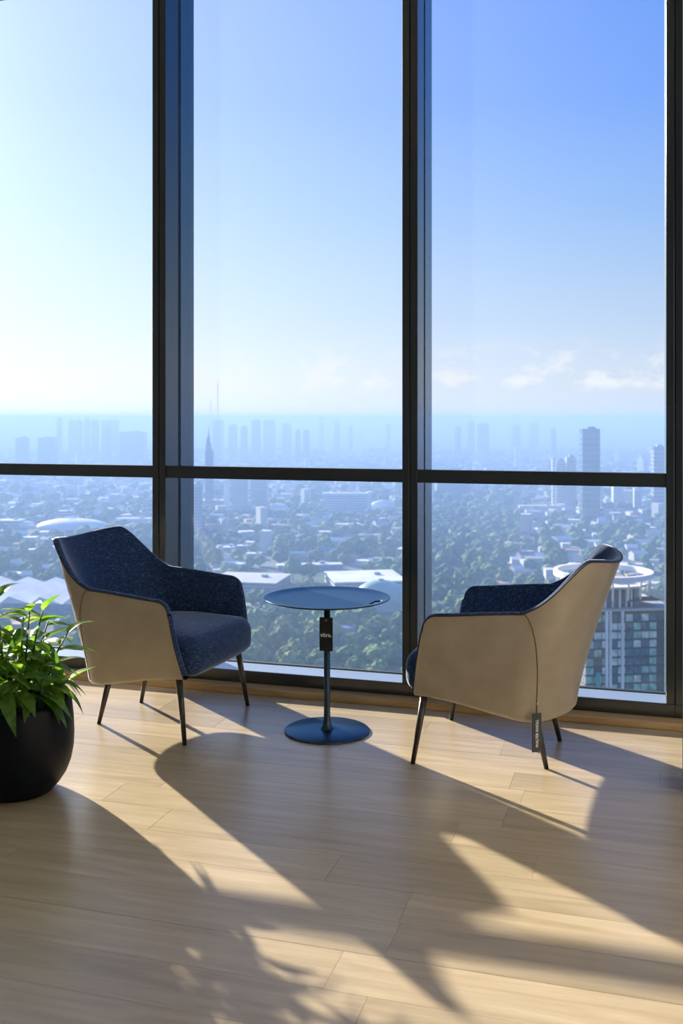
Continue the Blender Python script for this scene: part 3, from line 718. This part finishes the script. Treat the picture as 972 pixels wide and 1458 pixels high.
tower(735, 636, 668, 4, 'thin white tower far off in the right window', M_WHITE, M_PALE, group=None, crown=False)
tower(547, 634, 668, 3, 'thin white tower near the mullion in the middle window', M_WHITE, M_PALE, crown=False)
tower(340, 676, 735, 22, 'pale apartment block under the middle transom', M_PALE, M_GREY)
tower(322, 678, 728, 7, 'narrow white block under the middle transom', M_WHITE, M_PALE)
tower(368, 677, 726, 22, 'blue-grey office block under the middle transom', M_GLASSY, M_PALE)
tower(281, 690, 762, 12, 'pale block at the foot of the left mullion side', M_PALE, M_GREY)
tower(645, 678, 712, 46, 'wide grey-blue block under the right transom', M_GLASSY, M_GREY)
tower(682, 684, 712, 6, 'narrow pale tower under the right transom', M_PALE, M_WHITE)
tower(880, 690, 722, 14, 'white block under the right transom near the slab tower', M_WHITE, M_GREY)
tower(908, 696, 728, 10, 'pale block under the right end of the transom', M_PALE, M_GREY)
r_, w, dep, h, d = tower(493, 703, 731, 66, 'long white office slab with rows of window bands in the middle window', M_WHITE, M_GREY, dep=18, name='office_slab', crown=False, floor=4.4)
part_box('roof', (0, 0, h+0.6), (w*1.02, 19, 1.2), M_WHITE, r_); part_box('stair_tower', (w*0.5, 0, h*0.55), (7, 20, h*1.1), M_WHITE, r_)
# thin radio masts
for (px, top, base, lab) in ((300, 572, 675, 'shorter thin radio mast above the middle skyline'), (310, 545, 675, 'taller thin radio mast above the middle skyline')):
    x, d = G(px, base); h = 170-(top-HORIZ)*px_m(d); r_ = empty('radio_mast', (x, d, GZ)); tag(r_, lab, 'mast')
    bm = bmesh.new(); wdt = 1.5
    for sx, sy in ((-1, -1), (1, -1), (1, 1), (-1, 1)):
        bm_box(bm, (sx*wdt*0.5, sy*wdt*0.5, h/2), (0.28, 0.28, h))
    z = 3
    while z < h-2:
        bm_box(bm, (0, -wdt*0.5, z), (wdt, 0.2, 0.25)); bm_box(bm, (0, wdt*0.5, z), (wdt, 0.2, 0.25)); z += 6
    link('lattice', bm_mesh('lattice', bm, M_MAST), r_); v_, f_ = tube([(0, 0, h), (0, 0, h+8)], 0.2, 5); link('antenna', mesh('antenna', v_, f_, M_MAST), r_)

# --- low landmark buildings: box, roof and bands
def hall(px, base, wpx, hpx, dep, label, wall, roof, rz=0.0, name='hall', pitch=0.0, cat='building'):
    x, d = G(px, base); s_ = px_m(d); w, h = wpx*s_, hpx*s_
    r = empty(name, (x, d+dep/2, GZ), rz); tag(r, label, cat)
    part_box('wall', (0, 0, h/2), (w, dep, h), wall, r)
    if pitch:
        vs_ = [(-w/2-.6, -dep/2-.6, h), (w/2+.6, -dep/2-.6, h), (w/2+.6, dep/2+.6, h), (-w/2-.6, dep/2+.6, h), (-w/2-.6, 0, h+pitch), (w/2+.6, 0, h+pitch)]
        link('roof', mesh('roof', vs_, [(0, 1, 5, 4), (2, 3, 4, 5), (0, 4, 3), (1, 2, 5), (0, 3, 2, 1)], roof), r)
    else:
        part_box('roof', (0, 0, h+0.4), (w+1.4, dep+1.4, 0.8), roof, r)
        part_box('roof_plant', (w*0.2, dep*0.1, h+1.8), (min(6, w*0.2), min(5, dep*0.3), 2.4), M_GREY, r)
    link('window_band', band_mesh(w, dep, h, h*0.3, max(3.2, h*0.45), max(1.0, h*0.18), M_GLASSY, 0.2), r)
    keep(x, d+dep/2, max(w, dep)*0.62)
    for q in (-0.36, 0, 0.36): keep(x+q*w, d-28, w*0.22+12)
    return r
hall(300, 722, 44, 9, 26, 'low building with a bright white flat roof by the left of the middle window', M_PALE, M_WHITE)
hall(308, 758, 28, 4, 26, 'low house with a red pitched roof in the middle window', M_PALE, M_RED, pitch=6)
hall(325, 786, 15, 6, 12, 'left one of three small white-roofed sheds in the middle window', M_PALE, M_WHITE)
hall(344, 786, 13, 8, 12, 'middle one of three small white-roofed sheds in the middle window', M_BLUE, M_WHITE)
hall(361, 796, 20, 7, 12, 'right one of three small white-roofed sheds in the middle window', M_PALE, M_WHITE)
hall(467, 764, 26, 6, 14, 'small hall with a sunlit white roof among trees in the middle window', M_PALE, M_WHITE, rz=-0.12)
hall(532, 766, 40, 4, 10, 'long thin white-roofed shed right of the middle window', M_PALE, M_WHITE)
hall(440, 812, 92, 7, 14, 'long low shed with a bright white roof above the table', M_BLUE, M_WHITE, rz=0.14)
hall(352, 842, 100, 12, 60, 'large flat-roofed hall left of the table', M_GREY, M_PALE, rz=-0.2)
hall(520, 843, 104, 14, 70, 'large pale-roofed hall behind the table', M_PALE, M_WHITE, rz=0.16)
hall(92, 736, 18, 8, 16, 'small pale block behind the arena in the left window', M_PALE, M_WHITE)
hall(190, 744, 50, 5, 18, 'long low white building near the left mullion', M_WHITE, M_PALE)
hall(66, 762, 20, 4, 14, 'low white shed in front of the arena', M_WHITE, M_WHITE)
hall(10, 752, 34, 10, 30, 'pale low hall at the edge of the left window', M_PALE, M_PALE)
hall(770, 727, 60, 6, 26, 'low white building at the head of the avenue', M_WHITE, M_PALE)
hall(842, 738, 34, 14, 26, 'pale podium block in front of the dark slab tower', M_PALE, M_PALE)

def dome(px, base, wpx, hpx, ratio, label, roof, wall, name='arena', cat='building', drum=0.35):
    x, d = G(px, base); s_ = px_m(d); R, h = wpx*s_/2, hpx*s_
    r = empty(name, (x, d+R*ratio, GZ)); tag(r, label, cat)
    prof = [(R*0.97, 0), (R*0.97, h*drum), (R, h*drum), (R, h*drum+1.0)]
    v_, f_ = lathe(prof, 40); o = link('drum', mesh('drum', v_, f_, wall, False), r); o.scale = (1, ratio, 1)
    n_ = 10; prof = [(R*math.cos(k/n_*PI/2), h*drum+1.0+(h*(1-drum))*math.sin(k/n_*PI/2)) for k in range(n_)]+[(0, h+1)]
    v_, f_ = lathe(prof, 40); o = link('dome_roof', mesh('dome_roof', v_, f_, roof, True), r); o.scale = (1, ratio, 1)
    v_, f_ = lathe([(R*0.10, h+0.5), (R*0.12, h+1.6), (0, h+2.2)], 16); o = link('lantern', mesh('lantern', v_, f_, roof), r); o.scale = (1, ratio, 1)
    keep(x, d+R*ratio, R*1.1)
    for q in (-0.6, 0, 0.6): keep(x+q*R, d-25, R*0.5+8)
    return r
dome(92, 757, 100, 14, 0.75, 'wide round arena with a shining white shell roof in the left window', M_WHITE, M_WHITE, drum=0.22)
dome(28, 752, 34, 8, 0.8, 'small white domed hall left of the round arena', M_WHITE, M_PALE)
dome(397, 730, 30, 9, 0.7, 'low hall with a curved white roof left of the white office slab', M_WHITE, M_PALE)
dome(545, 727, 36, 13, 0.7, 'white domed hall right of the white office slab', M_WHITE, M_PALE)
dome(543, 872, 78, 40, 0.8, 'pale green dome behind the right end of the table', M_GREEN, M_PALE, drum=0.3)

# --- white saw-tooth hall in the left window: each gable bay its own part
x0, d = G(45, 872); s_ = px_m(d)
sw = empty('sawtooth_hall', (x0, d, GZ), math.radians(-6)); tag(sw, 'large hall with a row of white gabled roofs in the left window', 'building')
bw, dp, hh = 46*s_, 105.0, 13*s_
for k in range(5):
    cx = (k-2.5)*bw
    part_box('bay_wall', (cx, dp/2, hh/2), (bw, dp, hh), M_BLUE, sw)
    vs_ = [(cx-bw/2, -2, hh), (cx+bw/2, -2, hh), (cx-bw*0.22, -2, hh+6.0), (cx-bw/2, dp, hh), (cx+bw/2, dp, hh), (cx-bw*0.22, dp, hh+6.0)]
    link('gable_roof', mesh('gable_roof', vs_, [(0, 2, 5, 3), (2, 1, 4, 5), (0, 1, 2), (3, 5, 4), (0, 3, 4, 1)], M_WHITE), sw)
    for q in (-0.3, 0.0, 0.3): part_box('window', (cx+q*bw, -0.1, hh*0.5), (bw*0.18, 0.4, hh*0.4), M_GLASSY, sw)
keep(x0, d+dp/2, bw*2.8)
for q in (-2, -1, 0, 1, 2): keep(x0+q*bw, d-30, 30)

# --- roads on the plain
def road(pts, wd, label):
    P = [Vector((*G(*p), 0)) for p in pts]; vs_, fs = [], []
    for i, p in enumerate(P):
        t = (P[min(i+1, len(P)-1)]-P[max(i-1, 0)]).normalized(); nn = Vector((-t.y, t.x, 0))*wd/2
        vs_ += [p+nn, p-nn, p+nn+Vector((0, 0, 0.6)), p-nn+Vector((0, 0, 0.6))]
    for i in range(len(P)-1):
        a = i*4; fs += [(a+2, a+3, a+7, a+6), (a, a+2, a+6, a+4), (a+3, a+1, a+5, a+7)]
    o = link('road', mesh('road', vs_, fs, M_ROAD), None, (0, 0, GZ)); tag(o, label, 'road', kind='structure')
road([(690, 850), (725, 790), (752, 745), (768, 722)], 34, 'broad pale avenue running away in the right window')
road([(300, 905), (330, 872), (400, 850), (470, 842)], 16, 'pale road curving past the halls in the middle window')
road([(262, 745), (285, 775), (315, 812)], 14, 'pale bare strip beside the mullion')

# --- the near tower with a ring crown
RD = 378.0; RXc = (858-486)/F_PX*RD; RZc = EYE-(813-HORIZ)/F_PX*RD
nt = empty('ring_tower', (RXc, RD, GZ), 0.12); tag(nt, 'nearby glass high-rise crowned by a white ring behind the armchair back', 'building')
zt = RZc-GZ
def ring_band(name, R0, R1, z0, z1, m, parent, n=72):
    v_, f_ = lathe([(R0, z0), (R1, z0), (R1, z1), (R0, z1), (R0, z0)], n); return link(name, mesh(name, v_, f_, m), parent)
crown = ring_band('crown_ring', 16.8, 18.4, zt-1.6, zt+0.4, M_WHITE, nt); crown['label'] = 'white crown ring'
for k in range(18):
    a = 2*PI*k/18; v_, f_ = tube([(17*math.cos(a), 17*math.sin(a), zt-8.2), (17.4*math.cos(a), 17.4*math.sin(a), zt-1.5)], 0.35, 6); link('crown_post', mesh('crown_post', v_, f_, M_WHITE), nt)
v_, f_ = lathe([(0, zt-4.2), (16.6, zt-4.2), (16.6, zt-3.4), (0, zt-3.4)], 60); link('roof_deck', mesh('roof_deck', v_, f_, M_PALE), nt)
for (x, y, w, dd, h, m) in ((-7, 2, 5, 6, 2.4, M_GREY), (3, -4, 7, 4, 2.0, M_TAN), (6, 5, 4, 5, 2.8, M_WHITE), (-2, 7, 5, 3, 1.8, M_PALE), (10, -1, 3, 3, 2.2, M_GREY), (-11, -3, 3, 4, 1.6, M_WHITE)):
    part_box('roof_unit', (x, y, zt-3.4+h/2), (w, dd, h), m, nt)
v_, f_ = lathe([(12.5, zt-12.5), (12.5, zt-4.2)], 40); link('penthouse', mesh('penthouse', v_, f_, M_GLASSY), nt)
for k in range(16):
    a = -PI+PI*k/15; part_box('pillar', (12.9*math.cos(a), 12.9*math.sin(a), zt-8.4), (0.7, 0.7, 8.2), M_PALE if k % 2 else M_WHITE, nt)
BW, BD = 33.0, 28.0; bt = zt-12.4; bxo = 4.5
core = part_box('tower_core', (bxo, 0, bt/2), (BW, BD, bt), M_DARK, nt)
part_box('terrace', (bxo, 0, bt+0.4), (BW+2.2, BD+2.2, 0.8), M_PALE, nt)
part_box('canopy', (bxo+5, -9, bt+3.2), (15, 7, 0.5), M_DARK, nt)
FLH = 3.2; nfl = 15
slab_me = None
M_PANE_A = cm('facade_glass_blue', (0.10, 0.20, 0.27), 0.12, 0.35, 0.4)
M_PANE_B = cm('facade_glass_teal', (0.30, 0.52, 0.47), 0.12, 0.30, 0.4)
M_PANE_C = cm('facade_glass_pale', (0.62, 0.70, 0.66), 0.2, 0.25, 0.4)
bm = bmesh.new(); bm_box(bm, (0, 0, 0), (2.7, 0.25, 2.5), 0, 0.03, 1); panes = []
_t = bm_mesh('pane', bm, M_PANE_A); panes.append(_t)
for m_ in (M_PANE_B, M_PANE_C, M_DARK, M_TAN):
    c_ = _t.copy(); c_.materials.clear(); c_.materials.append(m_); panes.append(c_)
rt = random.Random(5)
bm = bmesh.new(); bm_box(bm, (0, 0, 0), (BW+0.9, BD+0.9, 0.35)); slab_me = bm_mesh('floor_slab', bm, M_GLASSY)
bm = bmesh.new(); bm_box(bm, (0, 0, 0), (3.0, 1.6, 1.1), 0, 0.05, 1); balc_me = bm_mesh('balcony', bm, M_WHITE)
for k in range(nfl):
    z = bt-1.0-k*FLH
    link('floor_slab', slab_me, nt, (bxo, 0, z))
    for j in range(11):
        xx = bxo-BW/2+1.5+j*3.0
        if j in (3, 4): idx = 2 if rt.random() < 0.7 else 0
        elif j in (6, 7, 8): idx = (1 if rt.random() < (0.25+0.06*k) else 0) if rt.random() < 0.85 else 2
        elif j == 9: idx = 3
        else: idx = rt.choice((0, 0, 1, 3, 2))
        link('pane', panes[idx], nt, (xx, -BD/2-0.1, z-1.6))
    link('balcony', balc_me, nt, (bxo+BW/2-1.5, -BD/2-0.6, z-2.2))
for xx in (bxo-BW/2+7.6, bxo-BW/2+9.0, bxo-BW/2+13.6): part_box('facade_column', (xx, -BD/2-0.7, bt-25), (0.9, 0.9, 50), M_WHITE, nt)
part_box('sign_column', (bxo-BW/2+4.2, -BD/2-1.2, bt-36), (1.6, 1.0, 28), cm('sign_teal', (0.10, 0.45, 0.45)), nt)
keep(RXc, RD, 40)

# --- houses: the 260 that show largest are things of their own, the rest one mass
rc = random.Random(21)
def zone(px, py):
    """(tree weight, house weight) of a place on the plain"""
    if py > 852:
        if px < 250: return 0.45, 0.35
        return (1.0, 0.02) if px < 780 else (0.7, 0.4)
    if py > 700:
        if px < 250: return 0.6, 0.35
        if px < 600: return 0.6, 0.5
        lim = 770-(py-700)*0.5
        return (1.0, 0.04) if px < lim else (0.30, 0.85)
    return 0.45, 0.8
def sample(n, d0, d1, which, grow):
    out = []; tries = 0
    while len(out) < n and tries < n*30:
        tries += 1
        d = math.sqrt(rc.uniform(d0*d0, d1*d1)); x = d*rc.uniform(-0.42, 0.42)
        px, py = 486+F_PX*x/d, HORIZ+F_PX*170/d
        if rc.random() > zone(px, py)[which]: continue
        if not free(x, d, 10 if d < 2600 else 45): continue
        out.append((x, d, px, py, grow))
    return out
HK = [('white-roofed', M_PALE, M_WHITE, 0.44), ('grey-roofed', M_PALE, M_GREY, 0.24), ('red-roofed', M_TAN, M_RED, 0.10), ('blue-roofed', M_PALE, M_BLUE, 0.10), ('dark-roofed', M_TAN, M_DARK, 0.12)]
def house_geo(w, dp, h, gable):
    if gable:
        return ([(-w/2, -dp/2, 0), (w/2, -dp/2, 0), (w/2, dp/2, 0), (-w/2, dp/2, 0), (-w/2, -dp/2, h), (w/2, -dp/2, h), (w/2, dp/2, h), (-w/2, dp/2, h), (-w/2, 0, h*1.35), (w/2, 0, h*1.35)],
                [(0, 1, 5, 4), (1, 2, 6, 9, 5), (2, 3, 7, 6), (3, 0, 4, 8, 7), (4, 5, 9, 8), (6, 7, 8, 9)], [0, 0, 0, 0, 1, 1])
    return ([(-w/2, -dp/2, 0), (w/2, -dp/2, 0), (w/2, dp/2, 0), (-w/2, dp/2, 0), (-w/2, -dp/2, h), (w/2, -dp/2, h), (w/2, dp/2, h), (-w/2, dp/2, h)],
            [(0, 1, 5, 4), (1, 2, 6, 5), (2, 3, 7, 6), (3, 0, 4, 7), (4, 5, 6, 7)], [0, 0, 0, 0, 1])
hs = sample(420, 640, 1300, 1, 1.0)+sample(2200, 1300, 2600, 1, 1.15)+sample(4200, 2600, 6500, 1, 1.6)+sample(4200, 6500, 17000, 1, 3.0)
hl = []
for (x, d, px, py, gr) in hs:
    r = rc.random(); acc = 0
    for ki, k in enumerate(HK):
        acc += k[3]
        if r < acc: break
    w, dp, h = rc.uniform(9, 24)*gr, rc.uniform(8, 18)*gr, rc.uniform(4, 11)*(1+0.25*(gr-1))
    if rc.random() < 0.05 and d > 1200: h *= rc.uniform(2, 4); w *= 0.8; ki = rc.choice((0, 1))
    if not claim(x, d, 0.62*math.hypot(w, dp)*0.85): continue
    hl.append(((w+h)/d, x, d, px, py, w, dp, h, ki, rc.uniform(-0.5, 0.5), rc.random() < 0.4))
def pane_of(px):
    if px < 245: return 'left' if px > -30 else None
    if px < 596: return 'middle'
    return 'right' if px < 975 else None
vis = [q for q in hl if pane_of(q[3]) and q[4] < 985]; vis.sort(key=lambda q: -q[0]); single = vis[:260]; sset = set(id(q) for q in single)
proto = {}
for ki, (nm, wm, rm, _) in enumerate(HK):
    for g_ in (False, True):
        v_, f_, mi = house_geo(1, 1, 1, g_); proto[(ki, g_)] = mesh('house', v_, f_, [wm, rm], False, mi)
for q in single:
    _, x, d, px, py, w, dp, h, ki, rz, g_ = q
    o = link('house', proto[(ki, g_)], None, (x, d, GZ), (0, 0, rz)); o.scale = (w, dp, h)
    lab = 'small %s %s building in the city below, seen through the %s window' % (HK[ki][0], 'gabled' if g_ else 'flat', pane_of(px))
    tag(o, lab, 'house', '%s %s houses in the %s window' % (HK[ki][0], 'gabled' if g_ else 'flat', pane_of(px)))
vs_, fs, mi = [], [], []
for q in hl:
    if id(q) in sset: continue
    _, x, d, px, py, w, dp, h, ki, rz, g_ = q
    a, b_, m_ = house_geo(w, dp, h, g_); base = len(vs_); c, s = math.cos(rz), math.sin(rz)
    vs_ += [(x+p[0]*c-p[1]*s, d+p[0]*s+p[1]*c, p[2]) for p in a]; fs += [tuple(base+i for i in f) for f in b_]; mi += [ki*2+i for i in m_]
o = link('cityscape', mesh('cityscape', vs_, fs, [m for k in HK for m in (k[1], k[2])], False, mi), None, (0, 0, GZ))
tag(o, 'countless small roofs of the city fading into haze', 'cityscape', kind='stuff')

# --- trees
def tree_mat(name, c1, c2): return mat(name, c1, 0.9, spec=0.1, build=noise_colour(c1, c2, 0.35, 4, vec='Object', bump=0.0))
M_TREE = [tree_mat('foliage_deep', (0.06, 0.12, 0.045), (0.16, 0.25, 0.08)), tree_mat('foliage_olive', (0.10, 0.16, 0.05), (0.26, 0.33, 0.11)), tree_mat('foliage_dark', (0.04, 0.09, 0.045), (0.11, 0.19, 0.08))]
def blob(bm, c, r, sub, seed, flat=0.8):
    res = bmesh.ops.create_icosphere(bm, subdivisions=sub, radius=1.0)
    for v in res['verts']:
        k = 1+0.32*noise.noise(v.co*2.3+Vector((seed, seed*1.7, 0)))+0.16*noise.noise(v.co*5.5+Vector((0, seed, seed)))
        v.co = Vector((v.co.x*r*k, v.co.y*r*k, v.co.z*r*flat*k))+Vector(c)
tree_me = []
for i in range(5):
    bm = bmesh.new(); rq = random.Random(40+i)
    blob(bm, (0, 0, 7.0), 5.2, 3, i*3.1)
    for k in range(5): a = k*1.3+i; blob(bm, (3.9*math.cos(a), 3.9*math.sin(a), 5.6+rq.uniform(-.6, 1.6)), rq.uniform(2.4, 3.6), 2, i*7+k)
    tree_me.append((bm_mesh('crown', bm, M_TREE[i % 3], False), mesh('trunk', *tube([(0, 0, -0.2), (0, 0, 5)], [0.5, 0.35], 6), M_TAN)))
bm = bmesh.new(); blob(bm, (0, 0, 5.6), 6.0, 2, 3.3); lowp = ([v.co.copy() for v in bm.verts], [tuple(v.index for v in f.verts) for f in bm.faces]); 
bm.verts.ensure_lookup_table(); bm.verts.index_update(); lowp = ([v.co.copy() for v in bm.verts], [tuple(v.index for v in f.verts) for f in bm.faces]); bm.free()
bm = bmesh.new(); blob(bm, (0, 0, 5.6), 6.0, 1, 8.3); bm.verts.index_update(); lowp1 = ([v.co.copy() for v in bm.verts], [tuple(v.index for v in f.verts) for f in bm.faces]); bm.free()
ts_ = sample(1700, 560, 1000, 0, 1.0)+sample(3800, 1000, 1900, 0, 1.15)+sample(4200, 1900, 5000, 0, 1.6)
tl = []
for q in ts_:
    size = q[4]*rc.uniform(0.85, 1.6)
    if claim(q[0], q[1], 6.2*size, 0.78): tl.append((size/q[1], *q, rc.random()))
tv = [q for q in tl if pane_of(q[3]) and q[4] < 975]; tv.sort(key=lambda q: -q[0]); tsingle = tv[:290]; tset = set(id(q) for q in tsingle)
for q in tsingle:
    size, x, d, px, py, gr, rn = q; sc = size*d; i = int(rn*5)
    r = empty('tree', (x, d, GZ), rn*40); r.scale = (sc, sc, sc*(0.9+0.4*((rn*7) % 1)))
    tag(r, '%s leafy tree in the parkland below, seen through the %s window' % (('deep green', 'olive green', 'dark green', 'deep green', 'olive green')[i], pane_of(px)), 'tree', 'trees below the %s window' % pane_of(px))
    link('crown', tree_me[i][0], r); link('trunk', tree_me[i][1], r)
vs_, fs, mi = [], [], []
for q in tl:
    if id(q) in tset: continue
    size, x, d, px, py, gr, rn = q; sc = size*d; a, b_ = lowp if d < 1500 else lowp1; base = len(vs_); c, s = math.cos(rn*40)*sc, math.sin(rn*40)*sc
    vs_ += [(x+p.x*c-p.y*s, d+p.x*s+p.y*c, p.z*sc) for p in a]; fs += [tuple(base+i for i in f) for f in b_]; mi += [int(rn*3)]*len(b_)
o = link('woodland', mesh('woodland', vs_, fs, M_TREE, False, mi), None, (0, 0, GZ)); tag(o, 'dense mass of smaller treetops across the city plain', 'woodland', kind='stuff')

# ------------------------------------------------------------------ haze over the plain
HAZE = 0.0005
ALB = (0.325, 0.505, 0.86)
hm = bpy.data.materials.new('haze'); hm.use_nodes = True; n, l = hm.node_tree.nodes, hm.node_tree.links; n.clear()
vsn = n.new('ShaderNodeVolumeScatter'); vsn.inputs['Color'].default_value = (*ALB, 1); vsn.inputs['Density'].default_value = HAZE; vsn.inputs['Anisotropy'].default_value = 0.12
vab = n.new('ShaderNodeVolumeAbsorption'); vab.inputs['Color'].default_value = (*ALB, 1); vab.inputs['Density'].default_value = HAZE
va = n.new('ShaderNodeAddShader'); l.new(vsn.outputs[0], va.inputs[0]); l.new(vab.outputs[0], va.inputs[1])
om = n.new('ShaderNodeOutputMaterial'); l.new(va.outputs[0], om.inputs['Volume'])
HT = EYE+11
bm = bmesh.new(); bm_box(bm, (0, 20450+300, (GZ-2+HT)/2), (58000, 40900, HT-(GZ-2)))
hz = link('haze', bm_mesh('haze', bm, hm)); tag(hz, 'blue haze lying over the city plain', 'haze', kind='stuff')
